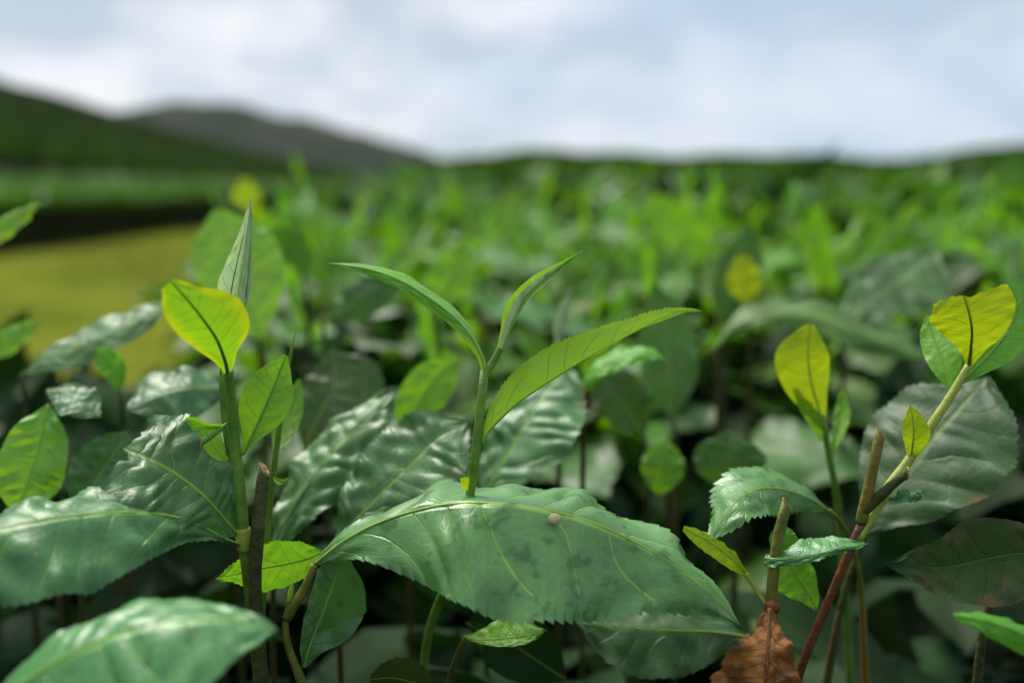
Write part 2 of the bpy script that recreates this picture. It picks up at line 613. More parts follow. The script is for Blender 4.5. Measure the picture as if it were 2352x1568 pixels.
def field_top(x, y):                 # height of the plucking table: level near the lens, rising gently to a crest
    base = HC - .080 + .010 * np.sin(x * 9 + 1) * np.sin(y * 7 + .4) * np.clip(y / 1.5, .3, 1)
    base = base + .0025 * np.clip(y - 2.5, 0, 40) + .07 * np.sin(x * 1.1 + y * .45) * np.clip((y - 2) / 8, 0, 1) + .022 * np.sin(x * 4.1 + 2) * np.sin(y * 3.3) * np.clip((y - .6) / 1.5, 0, 1)
    return base


def grid_mesh(name, xs, ys, zf, mat):
    X, Y = np.meshgrid(xs, ys)
    Z = zf(X, Y)
    v = np.stack([X, Y, Z], -1).reshape(-1, 3)
    i = np.arange(len(v)).reshape(X.shape)
    f = np.stack([i[:-1, :-1], i[:-1, 1:], i[1:, 1:], i[1:, :-1]], -1).reshape(-1, 4)
    return mesh_from(name, v, f, mat)


def spaced(a, b, n, p=2.):
    t = np.linspace(-1, 1, n)
    return a + (b - a) * (np.sign(t) * np.abs(t) ** p * .5 + .5)


tag(link('ground', grid_mesh('ground', spaced(-1500, 1500, 61, 3), spaced(-1500, 1500, 61, 3), lambda x, y: x * 0 - .004, M['soil'])), kind='structure')
tag(link('lawn', grid_mesh('lawn', np.linspace(-7.6, -.1, 20), np.linspace(-6, 75, 90), lambda x, y: .012 * np.sin(x * 1.7 + y) + .012, M['lawn'])), kind='structure')



def slope_z(x, y):
    dx = np.maximum(-7.0 - x, 0)
    fade = 1 - np.clip((y - 112) / 60, 0, 1) ** 2 * .8
    return (dx * .15 + dx * dx * .0019 + .25 * np.sin(y * .09 + x * .05) * np.clip((-7 - x) / 8, 0, 1)) * fade


tag(link('hillside', grid_mesh('hillside', np.concatenate([np.linspace(-130, -20, 40), np.linspace(-19, -7.3, 30)]), np.linspace(-30, 180, 90),
                              lambda x, y: slope_z(x, y) + .02, M['slope'])), kind='structure')


def mountain_z(x, y):
    t = x / y * 600.                                       # position along the ridge as seen across the valley
    xs = np.array([-900, -520, -380, -310, -262, -237, -213, -190, -165, -130, -95, -60, -33, 0, 60])
    hs = np.array([95, 84, 62, 58, 49, 44, 46, 48.5, 46, 41, 34, 22, 13, 6, 0]) * 1.05
    ridge = np.interp(t, xs, hs)
    prof = np.clip(1 - np.abs(y - 600) / 170., 0, 1)
    prof = prof * prof * (3 - 2 * prof)
    return ridge * prof * (y / 600) + (2.2 * np.sin(x * .045) * np.sin(y * .06 + 1) + 1.3 * np.sin(x * .13 + y * .09) + 1.0 * np.sin(x * .31 + 2) * np.sin(y * .21)) * prof - 1


tag(link('mountain', grid_mesh('mountain', np.linspace(-900, 80, 150), np.linspace(430, 770, 50), mountain_z, M['mountain'])), kind='structure')


def ridge_z(x, y):
    h = 3.1 + .25 * np.sin(x * .16 + .4) + .22 * np.sin(x * .31 + 1.2) + .12 * np.sin(x * .9) + np.clip((x - 36) / 14, 0, 3) * 1.3 - np.clip((-3 - x) / 8, 0, 2) * 1.1
    p = np.clip((y - 34) / 46, 0, 1)
    p = p * p * (3 - 2 * p)
    back = np.clip((y - 95) / 40, 0, 1)
    return .3 + h * p * (1 - .8 * back) + .1 * np.sin(x * 2.2) * np.sin(y * 1.3)


tag(link('ridge', grid_mesh('ridge', np.linspace(-14, 75, 150), np.linspace(34, 140, 60), ridge_z, M['ridge'])), kind='structure')

# ------------------------------------------------------------------ leaves of the field
def proto_leaf(length, width, e0, e1, fold, seed, nu=12, nv=3, teeth=(0, 0), wave=.0, quilt=0., twist=0., prof=(0, .55, .92, 1., .9, .68, .36, 0), bow=-.1):
    """a leaf from the origin along +X, its upper face to +Z"""
    t = np.linspace(0, 1, 40)
    el = np.radians(e0 + (e1 - e0) * t)
    dx = np.cumsum(np.cos(el)) / 40 * length
    dz = np.cumsum(np.sin(el)) / 40 * length
    mid = curve(np.stack([np.r_[0, dx], np.zeros(41), np.r_[0, dz]], 1), nu)
    T = norm(np.gradient(mid, axis=0))
    side = np.broadcast_to(np.array([0, -1., 0]), T.shape)
    N = norm(np.cross(side, T))
    tw = np.radians(twist) * np.linspace(0, 1, nu)[:, None]
    side, N = side * np.cos(tw) + N * np.sin(tw), N * np.cos(tw) - side * np.sin(tw)
    f = math.radians(fold)
    w = interp_list(list(prof), nu, width * .5)
    return leaf_grid(mid, side * math.cos(f) + N * math.sin(f), -side * math.cos(f) + N * math.sin(f), w, w, nv, teeth, quilt, bow,
                     (2.3, wave), seed, 1., 0., wave * .5)


def rot_z(a):
    c, s = math.cos(a), math.sin(a)
    return np.array([[c, -s, 0], [s, c, 0], [0, 0, 1]])


def merged_leaves(name, protos, pos, az, tilt, roll, scale, mats, mat_of):
    """one mesh of many leaves: rotated about their own axis, tilted, turned and put in place"""
    V, F, U, FM = [], [], [], []
    off = 0
    pick = rng.integers(0, len(protos), len(pos))
    for k, (pv, pf, pu) in enumerate(protos):
        s = np.where(pick == k)[0]
        if not len(s):
            continue
        cr, sr = np.cos(roll[s]), np.sin(roll[s])
        ct, st = np.cos(tilt[s]), np.sin(tilt[s])
        ca, sa = np.cos(az[s]), np.sin(az[s])
        z0 = np.zeros(len(s))
        o1 = np.ones(len(s))
        Rx = np.stack([np.stack([o1, z0, z0], -1), np.stack([z0, cr, -sr], -1), np.stack([z0, sr, cr], -1)], 1)
        Ry = np.stack([np.stack([ct, z0, -st], -1), np.stack([z0, o1, z0], -1), np.stack([st, z0, ct], -1)], 1)
        Rz = np.stack([np.stack([ca, -sa, z0], -1), np.stack([sa, ca, z0], -1), np.stack([z0, z0, o1], -1)], 1)
        Rm = Rz @ Ry @ Rx
        v = np.einsum('nij,pj->npi', Rm, pv) * scale[s][:, None, None] + pos[s][:, None]
        m = len(pv)
        V.append(v.reshape(-1, 3))
        F.append((pf[None] + (np.arange(len(s)) * m)[:, None, None] + off).reshape(-1, 4))
        U.append(np.tile(pu, (len(s), 1)))
        FM.append(np.repeat(mat_of[s], len(pf)))
        off += len(s) * m
    return mesh_from(name, np.vstack(V), np.vstack(F), mats, np.vstack(U), True, np.concatenate(FM))


MPROTO = [proto_leaf(1., w, a, b, f, i, 7, 2, wave=.03, twist=tw) for i, (w, a, b, f, tw) in enumerate(
    [(.42, 25, -35, 14, 10), (.46, 10, -30, 10, -15), (.38, 35, -10, 20, 20), (.44, 20, -50, -8, 0), (.40, 5, -15, 25, -25), (.36, 45, 10, 22, 5)])]
FPROTO = [proto_leaf(1., w, a, b, f, i + 30, 4, 1, twist=tw) for i, (w, a, b, f, tw) in enumerate(
    [(.46, 25, -35, 14, 10), (.48, 10, -30, 10, -15), (.44, 35, -10, 20, 20), (.42, 45, 15, 22, 5)])]
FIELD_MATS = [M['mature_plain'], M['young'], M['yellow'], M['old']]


def visible_px(p):
    q = p - CAM
    d = q @ FWD
    return 1176 + (q @ RGT) / d / KPX, 784 - (q @ UPV) / d / KPX, d


def scatter(name, n, ylo, yhi, power, depth, size, protos, label, cat, up=.02, bright=(.42, .3, .0)):
    y = ylo + (yhi - ylo) * rng.random(n) ** power
    lo = np.maximum(edge_x(y) - .03, -.62 * y - .5)
    hi = .62 * y + .35
    x = lo + (hi - lo) * rng.random(n)
    top = field_top(x, y)
    dz = rng.random(n) ** .6
    z = top - depth * (1 - dz) + up * rng.random(n) * (y > 1)
    # the leaves wrap down the side of the table
    drop = np.clip((edge_x(y) + .12 - x) / .15, 0, 1)
    z = z - drop * .10 * rng.random(n)
    pos = np.stack([x, y, z], 1)
    az = rng.uniform(0, 6.283, n)
    tilt = np.clip(rng.normal(.25, .45, n), -1, 1.0)
    roll = rng.normal(0, .45, n)
    sc = size * rng.uniform(.6, 1.2, n) * (1 + .012 * y)
    r = rng.random(n)
    near_top = dz > .8
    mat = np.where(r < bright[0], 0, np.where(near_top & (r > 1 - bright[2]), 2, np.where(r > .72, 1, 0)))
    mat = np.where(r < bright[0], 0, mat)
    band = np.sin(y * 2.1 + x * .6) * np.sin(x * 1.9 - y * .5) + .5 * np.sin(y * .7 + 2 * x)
    mat = np.where((dz < .62) | (r < .12 + .22 * (band > .35) + .4 * np.clip((y - 7) / 30, 0, 1)), 3, mat)  # lower leaves get the near-black leaf, shade painted by material
    o = link(name, merged_leaves(name, protos, pos, az, tilt, roll, sc, FIELD_MATS, mat))
    return tag(o, label, cat, kind='stuff')


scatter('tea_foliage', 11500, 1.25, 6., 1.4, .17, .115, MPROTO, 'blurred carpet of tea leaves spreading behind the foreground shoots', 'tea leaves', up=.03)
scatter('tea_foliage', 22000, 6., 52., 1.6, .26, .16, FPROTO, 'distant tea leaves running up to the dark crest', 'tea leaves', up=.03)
# body under the leaves so that no light comes from below
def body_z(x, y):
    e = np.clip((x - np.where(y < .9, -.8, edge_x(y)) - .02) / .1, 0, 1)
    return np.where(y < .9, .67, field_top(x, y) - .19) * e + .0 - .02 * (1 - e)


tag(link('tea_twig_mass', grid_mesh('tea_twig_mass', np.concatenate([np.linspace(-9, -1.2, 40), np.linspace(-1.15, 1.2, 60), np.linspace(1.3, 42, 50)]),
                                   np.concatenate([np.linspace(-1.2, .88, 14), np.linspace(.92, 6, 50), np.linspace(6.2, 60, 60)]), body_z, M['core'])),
    'woody mass of twigs under the tea leaves, coloured near black as shade', 'twigs', kind='stuff')


# undergrowth inside the near bushes: old leaves, their shade also put into the colour
def undergrowth():
    n = 21000
    y = rng.uniform(-.5, 1.35, n)
    x = rng.uniform(-1, 1, n) * (.45 + .7 * np.maximum(y, 0)) - .02
    z = HC - rng.uniform(.10, .36, n)
    pos = np.stack([x, y, z], 1)
    u, v, d = visible_px(pos)
    lim = np.interp(y, [0, .22, .27, .34, .5, .8, 1.4], [.30, .22, .165, .145, .125, .115, .105])     # depth under the lens that stays free
    ok = (HC - z > lim) & (x > np.where(HC - z > .2, -.7, np.where(HC - z > .13, -.3 - .2 * y, edge_x(y) - .02)))
    ok = ok & ~((u < 560) & (v < 960) & (d > 0))
    pos = pos[ok]
    n = len(pos)
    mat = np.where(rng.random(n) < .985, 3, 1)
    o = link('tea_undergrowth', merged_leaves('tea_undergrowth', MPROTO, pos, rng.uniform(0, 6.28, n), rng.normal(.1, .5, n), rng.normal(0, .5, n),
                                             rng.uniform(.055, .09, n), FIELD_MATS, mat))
    tag(o, 'shaded old tea leaves deep inside the near bushes', 'tea leaves', kind='stuff')


undergrowth()


def unseen_bush():  # unseen rest of the table, added to keep low sky light out
    n = 3600
    y = rng.uniform(-.75, .12, n)
    x = rng.uniform(-.62, .75, n)
    z = HC - .045 - .2 * rng.random(n) ** 1.3
    ok = (y < -.07) | (np.abs(x) > .16 + .9 * np.maximum(y, 0))
    pos = np.stack([x, y, z], 1)[ok]
    n = len(pos)
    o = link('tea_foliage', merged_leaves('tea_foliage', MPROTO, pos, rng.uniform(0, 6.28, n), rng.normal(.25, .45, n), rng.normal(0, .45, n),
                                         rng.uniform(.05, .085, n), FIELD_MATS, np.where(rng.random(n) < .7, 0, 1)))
    tag(o, 'unseen tea leaves of the same plucking table around the camera, added to block low sky light', 'tea leaves', kind='stuff')


unseen_bush()

# ------------------------------------------------------------------ shoots of the field, one thing each
def make_shoot(name, kind, seed):
    r = np.random.default_rng(seed)
    root = thing(name, 'x', 'tea shoot', (0, 0, 0))
    h = .085 if kind == 'young' else .07
    k = np.linspace(0, 1, 5)
    st = np.stack([.012 * k ** 2 * r.uniform(-1, 1), .012 * k ** 2 * r.uniform(-1, 1), -.09 + (h + .09) * k], 1)
    c = curve(st, 12)
    v, f = tube_grid(c, np.linspace(.0016, .0009, 12), 6)
    link('stem', mesh_from('stem', v, f, M['stem'] if kind == 'young' else M['stem_olive']), root)
    n = 5 if kind == 'young' else 6
    az = r.uniform(0, 6.28)
    for i in range(n):
        t = .52 + .46 * i / (n - 1)
        p = np.array([np.interp(t, np.linspace(0, 1, 12), c[:, a]) for a in range(3)])
        az += 2.4
        if kind == 'young':
            l = [.06, .055, .05, .04, .034][i]
            w = [.026, .024, .019, .012, .006][i]
            e = [10, 25, 40, 58, 78][i]
            m = ['mature_plain', 'young', 'young', 'young', 'bright'][i] if r.random() < .8 else ['mature_plain', 'young', 'bright', 'bright', 'shoot'][i]
            g = proto_leaf(l, w, e + 12, e - 30, 22, seed * 9 + i, 22, 4, (14, .0008), .0015, .0006, r.uniform(-20, 20))
        else:
            l = r.uniform(.065, .09)
            g = proto_leaf(l, l * r.uniform(.40, .48), r.uniform(5, 40), r.uniform(-45, -5), r.uniform(2, 18), seed * 9 + i, 26, 5, (16, .0012), .0025, .0012, r.uniform(-35, 35))
            m = 'mature_plain' if i < 4 or r.random() < .5 else 'young'
        vv = g[0] @ rot_z(az).T + p
        link('leaf', mesh_from('leaf', vv, g[1], M[m], g[2]), root)
    return root


def copy_tree(root):
    c = root.copy()
    COL.objects.link(c)
    for ch in root.children:
        d = ch.copy()
        COL.objects.link(d)
        d.parent = c
        d.matrix_parent_inverse = Matrix()
    return c


PROTO_SHOOTS = [make_shoot('tea_shoot', 'young', 3), make_shoot('tea_shoot', 'young', 5), make_shoot('tea_shoot', 'young', 8),
                make_shoot('tea_sprig', 'mature', 21), make_shoot('tea_sprig', 'mature', 23), make_shoot('tea_sprig', 'mature', 27)]
SHOOT_TEXT = ['fresh green tea shoot with upright bud, out of focus in the field', 'tea sprig of broad dark leaves, out of focus in the field']
used = set()


def place_shoot(k, loc, rz, tilt, sc):
    o = PROTO_SHOOTS[k]
    if k in used:
        o = copy_tree(o)
    used.add(k)
    o.location = loc
    o.rotation_euler = (tilt[0], tilt[1], rz)
    o.scale = (sc, sc, sc)
    y = k < 3
    tag(o, SHOOT_TEXT[0] if y else SHOOT_TEXT[1], 'tea shoot' if y else 'tea sprig', 'fresh shoots in the blurred field' if y else 'broad leaved sprigs in the blurred field')
    return o


def field_shoots():
    cnt = 0
    tries = 0
    pts = []
    while cnt < 550 and tries < 40000:
        tries += 1
        y = .43 + 1.07 * rng.random() ** 1.25
        x = rng.uniform(max(edge_x(np.array(y)) + .01, -.56 * y), .56 * y + .03)
        if any((x - a) ** 2 + (y - b) ** 2 < (.009 + .0145 * y) ** 2 for a, b in pts):
            continue
        uu, vv, _ = visible_px(np.array([x, y, HC - .06]))
        if (uu < 600 and vv < 1000) or (y < .5 and uu > 1800):
            continue
        pts.append((x, y))
        young = rng.random() < .47
        k = int(rng.integers(0, 3)) + (0 if young else 3)
        z = float(field_top(np.array(x), np.array(y))) - (.055 if young else .062) + rng.uniform(-.03, .016)
        near = float(np.clip((.62 - y) / .25, 0, 1))
        z -= .034 * near
        place_shoot(k, (x, y, z), rng.uniform(0, 6.28), (rng.normal(0, .2), rng.normal(0, .2)), rng.uniform(.9, 1.35) * (1 - .2 * near))
        cnt += 1


field_shoots()

# ------------------------------------------------------------------ tea hedges on the slope across the lawn
def hedge(x0, width, y0, y1, height, label, leaves, gap_dark=True):
    root = thing('tea_hedge', label, 'tea hedge', (x0, y0, float(slope_z(np.array(x0), np.array(y0)))), 'tea hedges in rows on the slope')
    base = np.array(root.location)
    ys = np.linspace(y0, y1, max(12, int((y1 - y0) / .9)))
    prof = np.array([(-.02, -.05), (.10, .35), (-.06, .84), (-.02, .95), (.12, 1.), (.35, 1.03), (.65, 1.03), (.88, 1.), (1.02, .93), (1.1, .75), (.98, .3), (1.04, -.05)])
    r = np.random.default_rng(int(-x0 * 10))
    V = []
    for y in ys:
        px_ = x0 - prof[:, 0] * np.array([1.] * 12) * width
        pz = prof[:, 1] * height
        z = slope_z(px_, np.full(12, y)) + pz + r.uniform(-.05, .05, 12)
        V.append(np.stack([px_ + r.uniform(-.06, .06, 12), np.full(12, y), z], 1))
    V = np.array(V)
    n, m = V.shape[:2]
    i = np.arange(n * m).reshape(n, m)
    f = np.stack([i[:-1, :-1], i[1:, :-1], i[1:, 1:], i[:-1, 1:]], -1)
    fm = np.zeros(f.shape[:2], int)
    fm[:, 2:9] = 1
    link('hedge_body', mesh_from('hedge_body', V.reshape(-1, 3) - base, f.reshape(-1, 4), [M['hedge_side_shade'], M['hedge'] if leaves else M['slope']], None, True, fm.ravel()), root)
    if leaves:
        t = rng.random(leaves)
        y = y0 + (y1 - y0) * rng.random(leaves) ** 1.3
        px_ = x0 - (-.1 + 1.15 * t) * width
        z = slope_z(px_, y) + height * (1.0 + .06 * rng.random(leaves)) - np.clip(.02 - t, 0, 1)
        pos = np.stack([px_, y, z], 1) - base
        fo = link('foliage', merged_leaves('foliage', FPROTO, pos, rng.uniform(0, 6.28, leaves), rng.normal(.25, .4, leaves), rng.normal(0, .4, leaves),
                                           rng.uniform(.07, .15, leaves) * (1 + y * .01), FIELD_MATS, np.where(rng.random(leaves) > .8, 1, np.where(rng.random(leaves) > .5, 0, 3))), root)
        fo['kind'] = 'stuff'


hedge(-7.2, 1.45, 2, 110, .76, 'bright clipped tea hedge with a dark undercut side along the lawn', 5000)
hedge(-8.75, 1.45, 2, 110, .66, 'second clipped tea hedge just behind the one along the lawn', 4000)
ROWTXT = ['lowest clipped tea hedge above the dark gap on the slope', 'second tea hedge above the dark gap on the slope']
xr = -12.6
for i in range(15):
    if i < 2:
        lab = ROWTXT[i]
    else:
        lab = 'dark clipped tea hedge in a row high on the slope'
    hedge(xr, 1.5 + .05 * i, 8, 124, .6, lab, 0)
    xr -= 1.95 + .12 * i

# ------------------------------------------------------------------ lawn grass
def grass():
    n = 26000
    y = 2.5 + 30 * rng.random(n) ** 1.5
    x = rng.uniform(-7.3, -.9, n)
    h = rng.uniform(.02, .06, n)
    a = rng.uniform(0, 6.28, n)
    w = .004 + .0006 * y
    dx, dy = np.cos(a) * w, np.sin(a) * w
    lx, ly = rng.normal(0, .02, n), rng.normal(0, .02, n)
    b = np.stack([x, y, np.full(n, .0)], 1)
    V = np.stack([b + np.stack([-dx, -dy, 0 * x], 1), b + np.stack([dx, dy, 0 * x], 1),
                  b + np.stack([lx * .5 + dx * .6, ly * .5 + dy * .6, h * .6], 1), b + np.stack([lx, ly, h], 1)], 1)
    f = (np.arange(n) * 4)[:, None] + np.arange(4)[None]
    tag(link('grass', mesh_from('grass', V.reshape(-1, 3), f, M['grass'])), 'short yellowish grass covering the lawn', 'grass', kind='stuff')


grass()
# ------------------------------------------------------------------ the air
def haze():
    a, b, z0, z1 = -1600., 1600., -2.5, 110.
    v = [(x, y, z) for z in (z0, z1) for y in (a, b) for x in (a, b)]
    f = [(0, 2, 3, 1), (4, 5, 7, 6), (0, 1, 5, 4), (2, 6, 7, 3), (0, 4, 6, 2), (1, 3, 7, 5)]
    m = bpy.data.materials.new('thin haze')
    m.use_nodes = True
    n = m.node_tree.nodes
    n.clear()
    o = n.new('ShaderNodeOutputMaterial')
    pv = n.new('ShaderNodeVolumePrincipled')
    pv.inputs['Color'].default_value = (.80, .88, 1., 1)
    pv.inputs['Density'].default_value = .00014
    m.node_tree.links.new(pv.outputs[0], o.inputs['Volume'])
    tag(link('haze', mesh_from('haze', v, f, m, smooth=False)), 'thin bluish haze over the far slopes', 'haze', kind='stuff')


haze()
# ------------------------------------------------------------------ foreground shoots and twigs
def sprig(name, label, cat, base):
    return thing(name, label, cat, tuple(P(*base)))


# --- the middle shoot with three slender leaves
o = sprig('tea_shoot', 'slender green shoot with three narrow spreading leaves in the middle', 'tea shoot', (985, 1720, .240))
stem(o, [(985, 1720, .240), (974, 1560, .238), (985, 1450, .234), (1030, 1330, .226), (1062, 1230, .219), (1082, 1120, .2135), (1098, 990, .212), (1108, 900, .212), (1113, 850, .212)], [11, 11, 11, 11, 11, 11, 11, 10.5, 10], 'stem')
stem(o, [(1110, 868, .212), (1126, 842, .212), (1150, 800, .212)], [9, 8.5, 8], 'stem')
leaf(o, [(1113, 858, .212), (1104, 815, .211), (1068, 755, .209), (1010, 702, .207), (930, 650, .206), (845, 618, .206), (754, 604, .207)],
     (-74, [4, 28, 50, 54, 47, 28, 0]), (0, [5, 13, 17, 18, 16, 10, 0]), 'shoot', (46, 5.5), 2, .05, (3, 2), rib=(4, 'rib_green'), lump=1.5, nu=150)
stem(o, [(1148, 806, .2125), (1160, 765, .2125), (1176, 718, .2125), (1202, 674, .2125), (1248, 634, .2125), (1296, 604, .2125), (1338, 576, .2125)], [8, 10, 13, 12, 9, 6, 1], 'bud_down', 'bud', 40, knobs=.1)
leaf(o, [(1148, 806, .212), (1158, 765, .212), (1172, 720, .212), (1198, 676, .212), (1245, 636, .212), (1295, 604, .212), (1336, 577, .212)],
     (20, [8, 13, 19, 18, 14, 8, 0]), (50, [8, 14, 22, 20, 15, 8, 0]), 'shoot', (40, 1.6), 1, -.15, (3, 1), rib=(5, 'rib_green'), lump=1., nu=120, name='bud')
leaf(o, [(1150, 800, .2125), (1168, 752, .213), (1192, 702, .213), (1236, 655, .213), (1290, 612, .213), (1334, 579, .2125)],
     (-40, [6, 10, 14, 14, 9, 0]), (20, [5, 12, 17, 15, 9, 0]), 'pale', (40, 1.4), .5, -.2, (3, 1), rib=None, lump=1., nu=90, name='bud')
leaf(o, [(1108, 1020, .212), (1128, 985, .212), (1190, 925, .211), (1290, 858, .210), (1400, 794, .209), (1500, 742, .208), (1570, 717, .207), (1614, 714, .207)],
     (-84, [4, 30, 55, 62, 52, 34, 18, 0]), (14, [5, 38, 64, 66, 53, 35, 19, 0]), 'shoot', (56, 7), 2.0, -.08, (4, 2), face=-1, rib=(7, 'rib_green'), lump=1.5, nu=190)
leaf(o, [(1082, 1122, .213), (1070, 1108, .212), (1056, 1098, .211)], (10, [6, 13, 15, 9, 0]), (10, [6, 13, 14, 8, 0]), 'yellow', (0, 0), 0, -.2, (1, 0), rib=None, nu=20, nv=4, name='bud', lump=0)

# --- the tall shoot with the pointed silvery bud
o = sprig('tea_shoot', 'tall tea shoot with pointed silvery bud and glowing yellow leaf', 'tea shoot', (590, 1420, .214))
stem(o, [(562, 1255, .212), (556, 1190, .211), (548, 1090, .210), (538, 990, .209), (530, 910, .206), (524, 850, .202)], [14, 13, 12, 12, 12, 11.5], 'stem')
stem(o, [(557, 1238, .2135), (541, 1120, .2148), (522, 1000, .2148), (512, 870, .214), (526, 760, .214), (540, 700, .214)], [9, 9, 9, 9, 8, 7], 'stem', 'side_stem')
stem(o, [(564, 1262, .212), (561, 1238, .2115), (558, 1212, .211)], [18, 19, 16], 'stem_yellow', 'node', 10)
leaf(o, [(523, 856, .200), (516, 826, .197), (498, 780, .193), (468, 735, .189), (436, 694, .186), (408, 662, .184), (392, 645, .183)],
     (-12, [10, 34, 84, 98, 76, 36, 10]), (4, [10, 22, 46, 58, 64, 58, 26]), 'yellow_edge', (44, 2.), 2.2, -.10, (2, 4), face=-1, rib=(13, 'rib_dark'), lump=2, nu=110)
# bud: three folded flaps
leaf(o, [(540, 720, .213), (530, 680, .213), (545, 600, .213), (562, 530, .213), (572, 480, .213), (576, 453, .213)],
     (10, [4, 18, 16, 11, 6, 0]), (-20, [6, 30, 24, 14, 7, 0]), 'silver', (30, 1.2), .5, .2, (2, 1), rib=(4, 'rib_dark'), lump=1.2, nu=90, name='bud')
stem(o, [(548, 735, .2122), (550, 690, .2122), (556, 640, .2122), (563, 580, .2122), (570, 520, .2122), (576, 455, .2122)], [9, 13, 12, 9, 6, 1], 'bud_down', 'bud', 36, knobs=.12)
leaf(o, [(550, 715, .2105), (548, 670, .2105), (560, 590, .2115), (569, 520, .2115), (575, 458, .212)],
     (55, [6, 12, 10, 6, 0]), (48, [5, 12, 10, 5, 0]), 'silver', (30, 1.), .5, -.1, (2, 1), rib=None, lump=1, nu=80, name='bud')
leaf(o, [(556, 712, .2125), (566, 670, .2125), (572, 590, .2125), (575, 520, .2125), (576, 458, .2125)],
     (15, [5, 12, 6, 4, 0]), (20, [5, 12, 9, 5, 0]), 'pale', (30, 1.), .5, -.1, (2, 1), rib=(3, 'rib_dark'), lump=1, nu=80, name='bud')
# rounded leaf to the right of the stem
leaf(o, [(555, 1046, .209), (563, 1030, .209), (585, 985, .209), (612, 925, .209), (636, 868, .210), (650, 830, .210), (656, 815, .210)],
     (22, [4, 16, 40, 54, 52, 30, 6]), (18, [4, 18, 46, 60, 60, 38, 6]), 'bright', (0, 0), 1.5, -.1, (2, 2), rib=(9, 'rib_green'), lump=1.5, nu=70,
     label='rounded bright green leaf')
# little curled leaf on the left
leaf(o, [(522, 978, .2085), (498, 978, .207), (470, 976, .206), (445, 966, .205), (425, 964, .205)],
     (50, [3, 12, 18, 22, 4]), (-10, [2, 6, 9, 20, 4]), 'bright', (0, 0), .5, .3, (1, 2), rib=None, nu=40, nv=5, lump=.5)
leaf(o, [(524, 1056, .211), (508, 1045, .211), (490, 1020, .211), (472, 985, .211)], (10, [3, 18, 24, 20]), (10, [3, 18, 22, 16]), 'bright', (0, 0), .5, -.1, (1, 2), rib=None, nu=40, nv=5, lump=.5)
stem(o, [(522, 972, .2075), (495, 994, .206), (462, 1016, .205)], [4, 6, 8], 'stem', 'leaf_stalk', 10, cut=True)
# broad torn leaf beside the stem
leaf(o, [(548, 1228, .211), (520, 1196, .2085), (470, 1140, .206), (400, 1085, .204), (340, 1053, .203), (292, 1034, .203)],
     (-30, [6, 70, 128, 150, 150, 120]), (38, [6, 58, 110, 128, 122, 105]), 'mature', (30, 8), 9, -.1, (3, 6), rib=(9, 'rib'), torn=18, lump=6, nu=120, nv=12,
     label='broad grey green leaf with its end torn off')
# long leaf arching out to the left
leaf(o, [(556, 1252, .211), (520, 1238, .208), (470, 1212, .204), (400, 1186, .199), (300, 1176, .193), (180, 1182, .187), (60, 1202, .182), (-80, 1240, .178), (-220, 1300, .176)],
     (-66, [5, 18, 60, 120, 150, 140, 110, 60, 0]), (34, [5, 22, 66, 120, 165, 185, 170, 100, 0]), 'mature', (38, 9), 11, -.12, (4, 13), rib=(9, 'rib'), lump=10, nu=170, nv=12,
     label='long dull green leaf arching sideways with wavy margin')

# --- dark stub beside it
o = sprig('cut_twig', 'dark olive cut twig standing upright beside the tall shoot', 'twig', (595, 1640, .214))
stem(o, [(612, 1700, .214), (600, 1560, .213), (588, 1420, .212), (585, 1330, .2105), (592, 1220, .2095), (600, 1130, .209), (607, 1076, .209)], [19, 18, 18, 17, 15.5, 15, 14], 'stem_dark', n=40, cut=True, knobs=.15)

# --- thin bare stem behind
o = sprig('tea_shoot', 'thin dark bare stem behind the rounded leaf with a small curl at its foot', 'tea shoot', (600, 1420, .232))
stem(o, [(600, 1420, .232), (612, 1260, .230), (628, 1090, .228), (645, 960, .226), (660, 860, .225), (672, 790, .224), (676, 764, .224)], [9, 9, 9, 8, 7, 5, 3], 'stem', n=40, knobs=.1)
leaf(o, [(628, 1092, .2275), (640, 1104, .226), (655, 1104, .225), (664, 1094, .225)], (40, [2, 8, 9, 0]), (40, [2, 7, 8, 0]), 'bright', (0, 0), 0, 0, (1, 0), rib=None, nu=20, nv=4, lump=0)
leaf(o, [(634, 1050, .235), (650, 990, .24), (672, 930, .245), (688, 870, .248)], (10, [3, 22, 30, 22, 3]), (10, [3, 22, 30, 22, 3]), 'bright', (0, 0), 1, 0, (1, 2), rib=(5, 'rib_green'), nu=40, nv=5)

